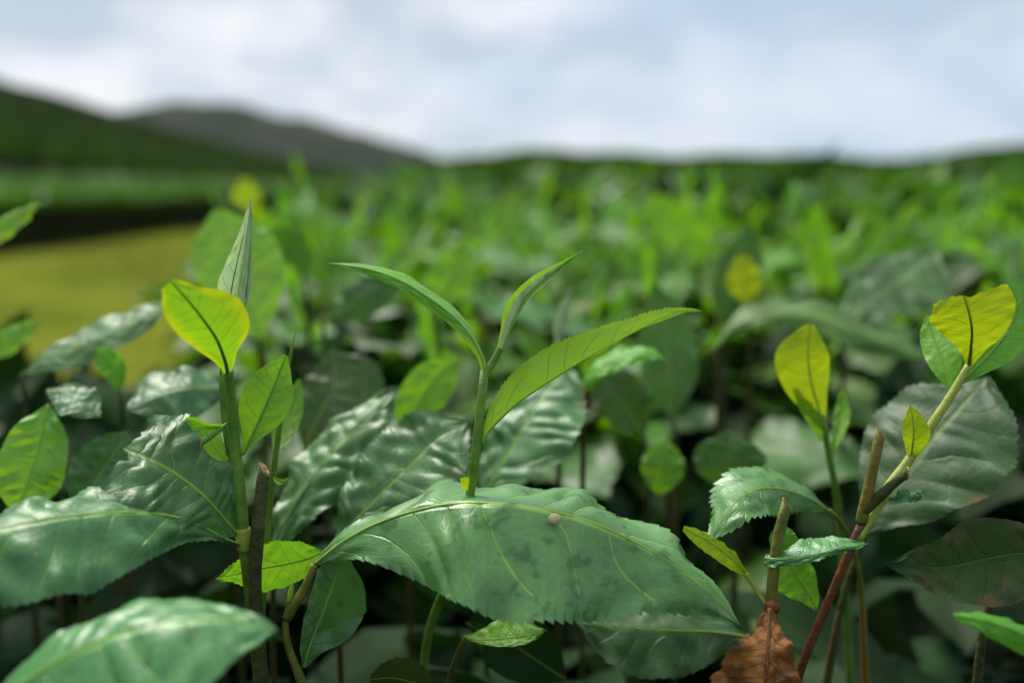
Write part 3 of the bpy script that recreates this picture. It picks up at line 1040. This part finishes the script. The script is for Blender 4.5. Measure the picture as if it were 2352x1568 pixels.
# --- the big front leaf and its twig
o = sprig('tea_sprig', 'twig carrying the largest leaf, broad and glossy green, arching across the front', 'tea sprig', (705, 1640, .214))
stem(o, [(716, 1720, .214), (704, 1620, .214), (690, 1558, .2135), (664, 1490, .213), (655, 1440, .2125), (662, 1390, .212), (668, 1352, .212)], [17, 16, 15, 13, 11, 9, 4], 'stem_olive', n=40, knobs=.2)
stem(o, [(658, 1420, .2125), (676, 1388, .212), (700, 1350, .212), (722, 1296, .212)], [12, 12, 10, 9], 'stem_olive', 'leaf_stalk', 20)
leaf(o, [(664, 1380, .211), (668, 1356, .211), (674, 1332, .211)], (20, [5, 7, 0]), (20, [5, 7, 0]), 'shoot', (0, 0), 0, .2, (1, 0), rib=None, nu=14, nv=3, name='bud', lump=0)
leaf(o, [(718, 1298, .212), (790, 1242, .211), (880, 1196, .209), (1000, 1162, .208), (1120, 1155, .207), (1240, 1168, .2065), (1360, 1200, .206), (1480, 1256, .206),
         (1580, 1318, .205), (1650, 1380, .2045), (1700, 1436, .204)],
     (30, [3, 55, 130, 205, 250, 262, 245, 205, 140, 72, 0]), ([-50, -62, -68, -72, -73, -71, -66, -73, -71, -67, -73, -71, -62, -67, -70, -66, -59, -65, -58, -52, -45], [4, 55, 120, 165, 180, 185, 180, 160, 115, 62, 0]), 'front', (40, 13), 17, -.10, (4.3, 11), rib=(10, 'rib'),
     lump=4, nu=240, nv=16, label='largest leaf, broad and glossy with pale veins')
# hanging leaf under it
leaf(o, [(698, 1532, .213), (706, 1500, .213), (722, 1455, .2135), (745, 1395, .214), (768, 1330, .216), (790, 1270, .218)],
     ([8, 8, -30, -45, -50, -50], [4, 40, 110, 150, 130, 30]), (30, [4, 26, 36, 44, 44, 20]), 'mature', (30, 2), 3, -.1, (2, 3), rib=(8, 'rib'), lump=3, nu=80)
# leaf behind the twig
leaf(o, [(742, 1268, .222), (700, 1284, .220), (650, 1296, .218), (590, 1306, .216), (540, 1318, .215), (494, 1330, .214)],
     (30, [5, 50, 62, 56, 30, 0]), (-45, [5, 50, 66, 60, 34, 0]), 'bright', (22, 5), 3, .1, (2, 4), rib=(6, 'rib'), nu=90)

o = tag(link('seed_husk', mesh_from('seed_husk', *(lambda g: (g[0], g[1]))(tube_grid(curve([(0, 0, 0), (.0004, 0, .0004), (.0010, 0, .0007), (.0016, 0, .0006), (.002, 0, .0002)], 9),
        np.array([.0003, .0008, .0011, .00125, .0012, .0012, .001, .0007, .0003]), 8)), M['seed']), loc=tuple(P(1263, 1199, .2035))),
        'tiny pale husk lying on the largest leaf near its midrib', 'seed husk')

# --- blurred leaf at the bottom
o = sprig('tea_sprig', 'broad blurred leaf on a sprig close to the lens at the bottom', 'tea sprig', (-80, 1760, .158))
stem(o, [(-90, 1900, .158), (-60, 1750, .157), (-30, 1650, .156)], [14, 13, 11], 'stem_olive')
leaf(o, [(-60, 1690, .160), (20, 1600, .160), (130, 1520, .160), (260, 1462, .161), (390, 1430, .162), (520, 1424, .163), (640, 1446, .164)],
     (34, [6, 90, 190, 250, 240, 150, 0]), (-60, [6, 80, 130, 150, 130, 80, 0]), 'front', (24, 6), 12, -.1, (3, 6), rib=(10, 'rib'), lump=5, nu=110, nv=10)

# --- small leaves in the shade under the big leaf
o = sprig('tea_sprig', 'small folded glossy leaf in the shade under the largest leaf', 'tea sprig', (960, 1700, .232))
stem(o, [(1010, 1720, .248), (1020, 1620, .244), (1040, 1530, .236), (1068, 1462, .222)], [6, 6, 5, 4], 'stem_olive')
leaf(o, [(1068, 1462, .222), (1110, 1470, .219), (1165, 1468, .217), (1215, 1460, .216), (1256, 1446, .216)],
     (40, [2, 10, 22, 20, 0]), (-30, [4, 40, 62, 52, 0]), 'bright', (0, 0), 1, 0, (1, 2), rib=(3, 'rib_green'), nu=60, nv=6)
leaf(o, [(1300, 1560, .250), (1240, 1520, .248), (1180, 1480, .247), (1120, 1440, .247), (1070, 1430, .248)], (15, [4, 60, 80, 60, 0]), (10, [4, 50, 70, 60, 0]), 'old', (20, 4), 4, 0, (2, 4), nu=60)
o = sprig('tea_sprig', 'dim broad leaf hanging in the shade below the tip of the largest leaf', 'tea sprig', (1760, 1560, .246))
stem(o, [(1790, 1700, .248), (1770, 1560, .248), (1715, 1460, .246)], [10, 10, 8], 'stem_red')
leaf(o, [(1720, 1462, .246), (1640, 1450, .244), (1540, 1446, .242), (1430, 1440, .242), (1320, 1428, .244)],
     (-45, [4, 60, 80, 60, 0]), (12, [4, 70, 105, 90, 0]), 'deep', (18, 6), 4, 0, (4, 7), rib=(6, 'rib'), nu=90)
o = sprig('tea_sprig', 'brown edged curled leaf at the bottom margin in deep shade', 'tea sprig', (900, 1640, .215))
stem(o, [(980, 1700, .220), (1000, 1640, .220), (990, 1590, .219)], [8, 7, 6], 'stem_olive')
leaf(o, [(1000, 1600, .219), (950, 1568, .217), (900, 1556, .215), (850, 1560, .214)], (25, [4, 40, 50, 10]), (-55, [4, 40, 50, 14]), 'spotted', (14, 6), 3, 0, (2, 5), nu=50)

# --- right: drooping serrated leaf, olive stub, red twig, dead leaf
o = sprig('tea_sprig', 'sprig with a pale drooping leaf whose margin is strongly toothed', 'tea sprig', (1960, 1330, .238))
stem(o, [(1985, 1480, .25), (1975, 1330, .246), (1945, 1220, .240), (1905, 1172, .236)], [9, 8, 7, 5], 'stem_olive')
leaf(o, [(1905, 1172, .236), (1850, 1140, .231), (1790, 1122, .226), (1735, 1124, .221), (1690, 1152, .217), (1655, 1200, .215), (1628, 1248, .214)],
     (-58, [3, 40, 78, 95, 98, 60, 0]), (26, [3, 26, 48, 64, 60, 42, 0]), 'front', (24, 11), 4, -.1, (2, 3), rib=(6, 'rib'), lump=3, nu=150, nv=8)
o = sprig('cut_twig', 'olive cut twig above the dead leaf, with small yellow leaf and toothed leaf strip', 'twig', (1775, 1640, .213))
stem(o, [(1800, 1720, .216), (1785, 1560, .214), (1772, 1400, .211), (1776, 1320, .210), (1788, 1230, .209), (1808, 1156, .208)], [13, 13, 13, 12.5, 13, 12.5], 'stem_olive', n=40, cut=True, knobs=.1)
stem(o, [(1762, 1400, .210), (1772, 1392, .2095), (1786, 1400, .210)], [10, 17, 9], 'stem_red', 'node', 8)
stem(o, [(1765, 1392, .211), (1740, 1360, .212), (1712, 1315, .212)], [6, 5, 6], 'stem_yellow', 'leaf_stalk', 12)
leaf(o, [(1716, 1322, .212), (1690, 1290, .211), (1650, 1258, .210), (1610, 1232, .209), (1570, 1212, .209)],
     (-50, [4, 16, 22, 18, 6]), (18, [4, 22, 26, 24, 8]), 'yellow', (30, 2), 1, .1, (2, 1), rib=(5, 'rib_green'), nu=70, nv=5)
leaf(o, [(1756, 1278, .210), (1800, 1282, .207), (1860, 1276, .205), (1920, 1262, .205), (1990, 1246, .207)],
     (-14, [22, 14, 10, 8, 3]), (-60, [10, 46, 60, 50, 8]), 'front', (16, 5), 2, .15, (2, 4), rib=None, torn=10, nu=80, nv=7)
leaf(o, [(1874, 1400, .226), (1862, 1372, .226), (1840, 1340, .227), (1815, 1300, .228), (1806, 1262, .230)],
     (10, [3, 24, 42, 40, 10]), (5, [3, 26, 48, 40, 8]), 'bright', (18, 3), 2, 0, (2, 3), rib=(4, 'rib_green'), nu=50, nv=6)
leaf(o, [(1815, 1290, .218), (1800, 1250, .219), (1790, 1215, .220), (1784, 1200, .220)], (10, [3, 30, 30, 0]), (10, [3, 26, 26, 0]), 'bright', (18, 3), 2, 0, (2, 3), rib=None, nu=40, nv=5)

o = sprig('dead_leaf', 'curled orange brown dead leaf caught below the olive cut twig', 'dead leaf', (1766, 1400, .206))
leaf(o, [(1766, 1396, .206), (1766, 1430, .204), (1765, 1480, .201), (1762, 1530, .199), (1758, 1580, .198), (1750, 1640, .198)],
     (-24, [7, 36, 68, 100, 118, 90]), (-14, [7, 28, 50, 66, 78, 70]), 'dead', (10, 8), 5, .25, (2.4, 12), rib=(10, 'stem_red'), torn=34, lump=8, nu=90, nv=10, name='blade')

o = sprig('tea_shoot', 'red brown twig with pale shoot, notched yellow leaf and two cut stubs', 'tea shoot', (1840, 1640, .215))
stem(o, [(1800, 1720, .218), (1832, 1560, .216), (1868, 1462, .215), (1920, 1340, .213), (1962, 1240, .212), (1985, 1190, .212)], [12, 11, 10.5, 10, 10, 11], 'stem_red', n=40, knobs=.1)
stem(o, [(1968, 1240, .212), (1998, 1190, .2125), (2040, 1120, .213), (2085, 1060, .213), (2130, 990, .213), (2180, 915, .213), (2226, 838, .213)], [12, 13, 12, 11, 11, 10, 9], 'stem_yellow', n=40)
stem(o, [(1978, 1200, .212), (1985, 1165, .211), (1994, 1130, .210), (2008, 1060, .209), (2022, 994, .209)], [13, 14, 12.5, 12, 11.5], 'stem_olive', 'stub', n=20, cut=True, knobs=.1)
stem(o, [(1985, 1172, .211), (2020, 1140, .209), (2050, 1112, .208), (2084, 1086, .207)], [13, 12, 11, 11], 'stem_dark', 'stub', n=16, cut=True, knobs=.15)
leaf(o, [(2040, 1146, .209), (2070, 1138, .207), (2098, 1140, .206), (2124, 1132, .205)], (20, [4, 9, 10, 4]), (-40, [4, 12, 14, 6]), 'mature', (8, 6), 1, 0, (2, 4), rib=None, torn=8, nu=30, nv=4)
leaf(o, [(2090, 1056, .2125), (2094, 1036, .212), (2098, 1000, .211), (2096, 960, .211), (2090, 929, .211)],
     (8, [4, 22, 36, 24, 0]), (8, [4, 16, 24, 20, 0]), 'yellow', (0, 0), 1, -.1, (2, 1), rib=(6, 'rib_green'), nu=50, nv=6, lump=1)
leaf(o, [(2226, 838, .212), (2230, 800, .2105), (2232, 760, .209), (2226, 720, .208), (2214, 680, .208)],
     (2, [6, 34, 72, 96, 92]), (2, [6, 30, 66, 84, 66]), 'yellow', (10, 2), 1.2, -.08, (1.6, 4), face=-1, rib=(10, 'rib_dark'), torn=9, nu=70, nv=8, lump=2,
     label='notched yellow leaf lit from behind')
leaf(o, [(2206, 880, .214), (2240, 846, .2145), (2284, 800, .2155), (2320, 750, .217), (2344, 690, .218)],
     (0, [4, 26, 46, 50, 10]), (10, [4, 26, 50, 48, 6]), 'bright', (0, 0), 1.5, -.1, (2, 3), rib=(6, 'rib_green'), nu=60, nv=6, lump=1.5)
leaf(o, [(2186, 898, .214), (2170, 850, .216), (2155, 800, .219), (2140, 760, .222), (2130, 726, .224)],
     (0, [4, 34, 46, 40, 6]), (0, [4, 24, 34, 30, 6]), 'bright', (0, 0), 1.5, -.1, (2, 3), rib=(6, 'rib_green'), nu=60, nv=6, lump=1.5)
# broad dull leaf behind this shoot
o = sprig('tea_sprig', 'broad dull green leaf behind the pale shoot and its stubs', 'tea sprig', (1930, 1400, .246))
stem(o, [(1900, 1560, .25), (1935, 1380, .247), (1985, 1228, .244)], [10, 9, 7], 'stem_dark')
leaf(o, [(1985, 1230, .244), (2020, 1170, .244), (2080, 1090, .245), (2150, 1000, .247), (2215, 925, .249), (2270, 862, .252)],
     (28, [4, 98, 160, 175, 125, 0]), (-30, [4, 78, 140, 158, 118, 0]), 'deep', (30, 10), 9, -.05, (4, 7), rib=(8, 'rib_green'), lump=4, nu=110, nv=12)
# old dark leaf at the margin
o = sprig('tea_sprig', 'old dark leaf with brown spots and a ragged upper margin in the shade', 'tea sprig', (2340, 1560, .205))
stem(o, [(2240, 1600, .218), (2262, 1430, .216), (2300, 1330, .215), (2345, 1260, .214)], [12, 11, 10, 8], 'stem_dark')
leaf(o, [(2420, 1290, .205), (2350, 1270, .206), (2270, 1282, .207), (2180, 1300, .208), (2100, 1300, .210), (2030, 1296, .212)],
     (8, [10, 70, 92, 70, 40, 0]), (20, [10, 90, 110, 90, 40, 0]), 'spotted', (20, 4), 3, 0, (3, 5), rib=(5, 'rib_dark'), nu=80)
o = sprig('tea_shoot', 'smooth bright green leaf poking in low at the dark corner', 'tea shoot', (2460, 1640, .185))
stem(o, [(2480, 1760, .186), (2470, 1640, .186), (2450, 1550, .185)], [9, 9, 8], 'stem')
leaf(o, [(2450, 1550, .185), (2400, 1490, .184), (2330, 1448, .183), (2260, 1424, .183), (2192, 1412, .183)],
     (-60, [4, 40, 50, 40, 8]), (16, [4, 34, 40, 32, 8]), 'bright', (0, 0), 1, -.1, (1, 2), rib=(5, 'rib_green'), nu=50, nv=6)

# --- the yellow leaf between
o = sprig('tea_shoot', 'yellow green spoon shaped leaf on a thin stem before the dark gap', 'tea shoot', (1935, 1260, .268))
stem(o, [(1940, 1330, .268), (1925, 1160, .264), (1905, 1050, .26), (1888, 950, .258)], [9, 9, 8, 7], 'stem')
leaf(o, [(1892, 985, .258), (1878, 930, .257), (1862, 870, .256), (1856, 810, .255), (1862, 745, .255)],
     (0, [5, 22, 42, 44, 8]), (4, [6, 40, 66, 70, 10]), 'yellow', (0, 0), 2, -.1, (1.5, 3), face=-1, rib=(8, 'rib_green'), nu=60, nv=6, lump=1.5)
leaf(o, [(1908, 1050, .26), (1922, 1000, .262), (1932, 950, .264), (1934, 895, .266)], (30, [3, 20, 22, 4]), (0, [3, 12, 16, 4]), 'bright', (0, 0), 1, 0, (1, 2), rib=None, nu=40, nv=5)
leaf(o, [(1896, 1020, .259), (1870, 970, .258), (1840, 920, .258), (1822, 880, .258)], (0, [3, 18, 16, 4]), (0, [3, 12, 12, 4]), 'bright', (0, 0), 1, 0, (1, 2), rib=None, nu=40, nv=5)

# --- leaves just behind the focus
def single(label, pts, Rr, Ll, mat='mature', name='tea_sprig', cat='tea sprig', drop=200, sr=7, smat='stem_dark', **k):
    """one leaf on a stalk that goes down into the bush"""
    u, v, d = pts[0]
    b = (u + 8, v + drop, d + .012)
    o = sprig(name, label, cat, b)
    stem(o, [b, (u + 10, v + drop * .45, d + .006), (u, v, d)], [sr, sr * .9, sr * .6], smat, n=14)
    leaf(o, pts, Rr, Ll, mat, **k)
    return o


single('long wavy grey green leaf slanting behind the dark cut twig', [(618, 1270, .246), (650, 1210, .247), (705, 1120, .250), (780, 1020, .256), (860, 940, .262), (918, 888, .268)],
       (22, [4, 50, 78, 74, 50, 0]), (-52, [4, 50, 85, 85, 58, 0]), teeth=(26, 8), quilt=10, wave=(4, 9), lump=8, nu=110, rib=(6, 'rib_dark'))
single('broad matt leaf with fine toothed end just behind the middle shoot', [(772, 1240, .240), (812, 1200, .240), (860, 1150, .241), (930, 1080, .243), (1000, 1012, .246), (1078, 966, .250)],
       (34, [4, 64, 92, 112, 100, 0]), (-32, [4, 78, 108, 115, 84, 0]), teeth=(30, 12), quilt=9, wave=(3, 7), lump=6, nu=120, rib=(6, 'rib'))
single('dark ribbed leaf upright behind the stem of the middle shoot', [(1108, 1150, .268), (1140, 1090, .270), (1185, 1010, .274), (1230, 935, .279), (1270, 880, .284), (1300, 820, .288)],
       (30, [4, 84, 128, 124, 84, 0]), (-34, [4, 55, 80, 76, 46, 0]), teeth=(22, 9), quilt=11, wave=(3, 6), lump=5, nu=110, rib=(7, 'rib_green'))
single('pale broad leaf left of the middle shoot, blurred', [(700, 1030, .300), (720, 980, .302), (750, 920, .306), (770, 870, .310), (760, 800, .314)],
       (12, [4, 90, 120, 100, 0]), (-5, [4, 50, 66, 60, 0]), 'mature_plain', quilt=5, nu=60)
single('deep green upright leaf behind the tip of the toothed leaf', [(930, 1010, .290), (950, 950, .290), (980, 895, .291), (1020, 850, .292), (1054, 822, .293)],
       (10, [4, 36, 52, 46, 4]), (10, [4, 44, 54, 40, 4]), 'bright', quilt=3, nu=50)
single('dark glossy leaf upright above the left arm of the middle shoot', [(1000, 720, .37), (1020, 670, .372), (1045, 620, .374), (1060, 560, .376)],
       (6, [4, 44, 46, 6]), (6, [4, 44, 46, 6]), 'bright', nu=50)
single('silvery leaf standing upright right of the slender right arm', [(1545, 960, .350), (1540, 880, .352), (1535, 800, .355), (1525, 720, .358), (1500, 650, .360)],
       (6, [4, 56, 62, 46, 0]), (6, [4, 58, 66, 52, 0]), 'mature_plain', quilt=3, nu=60)
single('dull leaf leaning below the silvery upright leaf', [(1480, 1000, .33), (1455, 960, .332), (1420, 910, .334), (1390, 870, .336), (1372, 830, .338)],
       (10, [4, 50, 62, 46, 0]), (4, [4, 40, 56, 46, 0]), 'mature_plain', nu=60)
single('round dull leaf in the gap below the yellow spoon leaf', [(1680, 1130, .300), (1676, 1090, .300), (1674, 1050, .300), (1678, 990, .302)],
       (6, [6, 72, 76, 10]), (6, [6, 66, 72, 10]), 'mature_plain', nu=50, rib=(6, 'rib_green'))
single('small green leaf hanging point down in the dark gap', [(1530, 1010, .315), (1525, 1050, .313), (1520, 1090, .312), (1515, 1140, .312)],
       (6, [4, 44, 40, 0]), (6, [4, 44, 40, 0]), 'bright', nu=50, drop=90)
single('large pale pointed leaf high in the blur near the notched yellow leaf', [(1925, 740, .390), (1965, 712, .392), (2020, 672, .396), (2090, 625, .400), (2158, 574, .404)],
       (34, [4, 66, 104, 94, 0]), (-34, [4, 48, 86, 74, 0]), 'mature_plain', quilt=4, nu=70)
single('long pale leaf bending over behind the yellow spoon leaf', [(1640, 800, .350), (1690, 745, .350), (1770, 722, .350), (1880, 735, .348), (1990, 775, .345), (2080, 805, .343), (2160, 832, .342)],
       (24, [4, 20, 30, 34, 32, 20, 0]), (-66, [4, 40, 80, 90, 80, 45, 0]), 'mature_plain', quilt=4, wave=(3, 8), nu=90, rib=None)
single('green leaf drooping over under the right arm of the middle shoot', [(1330, 905, .285), (1370, 850, .284), (1430, 822, .283), (1490, 812, .282), (1530, 826, .281)],
       (40, [4, 24, 30, 24, 0]), (-60, [4, 30, 44, 34, 0]), 'bright', nu=60)
single('slim pale bud between the two right arms of the middle shoot', [(1276, 800, .300), (1284, 760, .300), (1296, 715, .300), (1312, 660, .300)],
       (30, [5, 14, 14, 0]), (30, [5, 14, 14, 0]), 'pale', name='tea_shoot', cat='tea shoot', nu=40, rib=None)
single('yellow upright leaf against the pale leaves, right of middle', [(1714, 700, .40), (1712, 670, .40), (1708, 630, .40), (1704, 588, .40)], (4, [6, 34, 34, 10]), (4, [6, 34, 34, 10]), 'yellow', name='tea_shoot', cat='tea shoot', nu=40)
single('tall pale leaf behind the small yellow upright leaf', [(1650, 740, .42), (1665, 680, .42), (1690, 610, .42), (1720, 510, .42)], (6, [6, 50, 56, 0]), (6, [6, 36, 36, 0]), 'mature_plain', nu=40)
single('deep green pointed leaf rising above the blurred field', [(1640, 590, .58), (1590, 545, .58), (1535, 500, .58), (1484, 440, .58)], (8, [6, 48, 52, 0]), (8, [6, 40, 44, 0]), 'bright', nu=40)
# left side
single('long whitish leaf catching the sky above the lawn edge', [(50, 860, .290), (110, 826, .290), (190, 790, .290), (270, 754, .291), (340, 722, .293), (400, 690, .295)],
       (38, [4, 34, 50, 50, 36, 0]), (-66, [4, 50, 80, 80, 60, 0]), 'mature', quilt=3, nu=80, rib=None)
single('broad pale leaf under the glowing yellow leaf', [(530, 900, .275), (480, 890, .272), (420, 890, .268), (350, 910, .265), (290, 945, .262)],
       (-55, [4, 60, 80, 70, 0]), (26, [4, 60, 84, 74, 0]), 'mature', quilt=4, wave=(3, 8), nu=70, rib=None)
single('dull green leaf behind the torn leaf, blurred', [(180, 1180, .245), (205, 1130, .246), (235, 1080, .248), (270, 1030, .250), (300, 985, .252)], (8, [4, 60, 70, 56, 0]), (8, [4, 55, 66, 50, 0]), 'mature', quilt=5, nu=70)
single('crinkled yellow green leaf hanging at the margin', [(110, 930, .252), (100, 980, .250), (85, 1040, .248), (65, 1100, .246), (40, 1170, .245)], (4, [4, 58, 72, 74, 20]), (8, [4, 50, 66, 66, 20]), 'shoot', quilt=12, nu=70, wave=(3, 6), drop=60)
single('dark curled leaf above the crinkled yellow green leaf', [(110, 895, .258), (150, 905, .256), (190, 925, .254), (230, 960, .253)], (30, [4, 40, 50, 0]), (-40, [4, 40, 46, 0]), 'mature', nu=50)
single('narrow pale leaf tip reaching in at the margin over the hedge', [(-90, 585, .30), (-40, 555, .30), (20, 515, .30), (96, 465, .30)], (20, [4, 22, 22, 0]), (-40, [4, 24, 24, 0]), 'shoot', name='tea_shoot', cat='tea shoot', nu=40)
single('small green sprig leaf against the lawn', [(-40, 830, .31), (0, 800, .31), (45, 765, .31), (95, 738, .31)], (20, [4, 24, 26, 0]), (-30, [4, 24, 26, 0]), 'shoot', name='tea_shoot', cat='tea shoot', nu=40)
single('thin upright stem with two small leaves before the lawn', [(275, 900, .285), (262, 850, .285), (240, 815, .285), (215, 800, .285)], (10, [3, 24, 24, 0]), (10, [3, 24, 24, 0]), 'bright', name='tea_shoot', cat='tea shoot', nu=40, sr=7)
single('large ribbed yellow green leaf upright behind the silvery bud', [(600, 780, .345), (575, 720, .345), (545, 640, .346), (520, 560, .347), (500, 480, .348)], (6, [6, 80, 110, 96, 10]), (6, [6, 60, 80, 76, 10]), 'shoot', quilt=9, nu=70, rib=(6, 'rib_green'))
single('pale leaf tip beside the top of the silvery bud', [(590, 560, .40), (560, 520, .40), (530, 490, .40), (505, 460, .40)], (10, [4, 26, 28, 6]), (10, [4, 26, 28, 6]), 'mature_plain', nu=40)
single('round yellow leaf tip just above the silvery bud', [(580, 560, .62), (570, 500, .62), (566, 450, .62), (564, 410, .62)], (4, [4, 14, 30, 12]), (4, [4, 14, 30, 12]), 'yellow', name='tea_shoot', cat='tea shoot', nu=40)
single('bent pale green leaf over the grass end, right of the silvery bud', [(700, 640, .42), (690, 590, .42), (660, 556, .42), (620, 560, .42), (590, 600, .42)], (20, [4, 30, 34, 30, 6]), (-20, [4, 30, 34, 30, 6]), 'mature_plain', nu=40)
single('pale leaf pointing sideways below the left arm of the middle shoot', [(740, 735, .35), (790, 710, .35), (850, 672, .35), (930, 630, .35)], (14, [4, 40, 44, 0]), (-30, [4, 40, 44, 0]), 'mature_plain', nu=50)
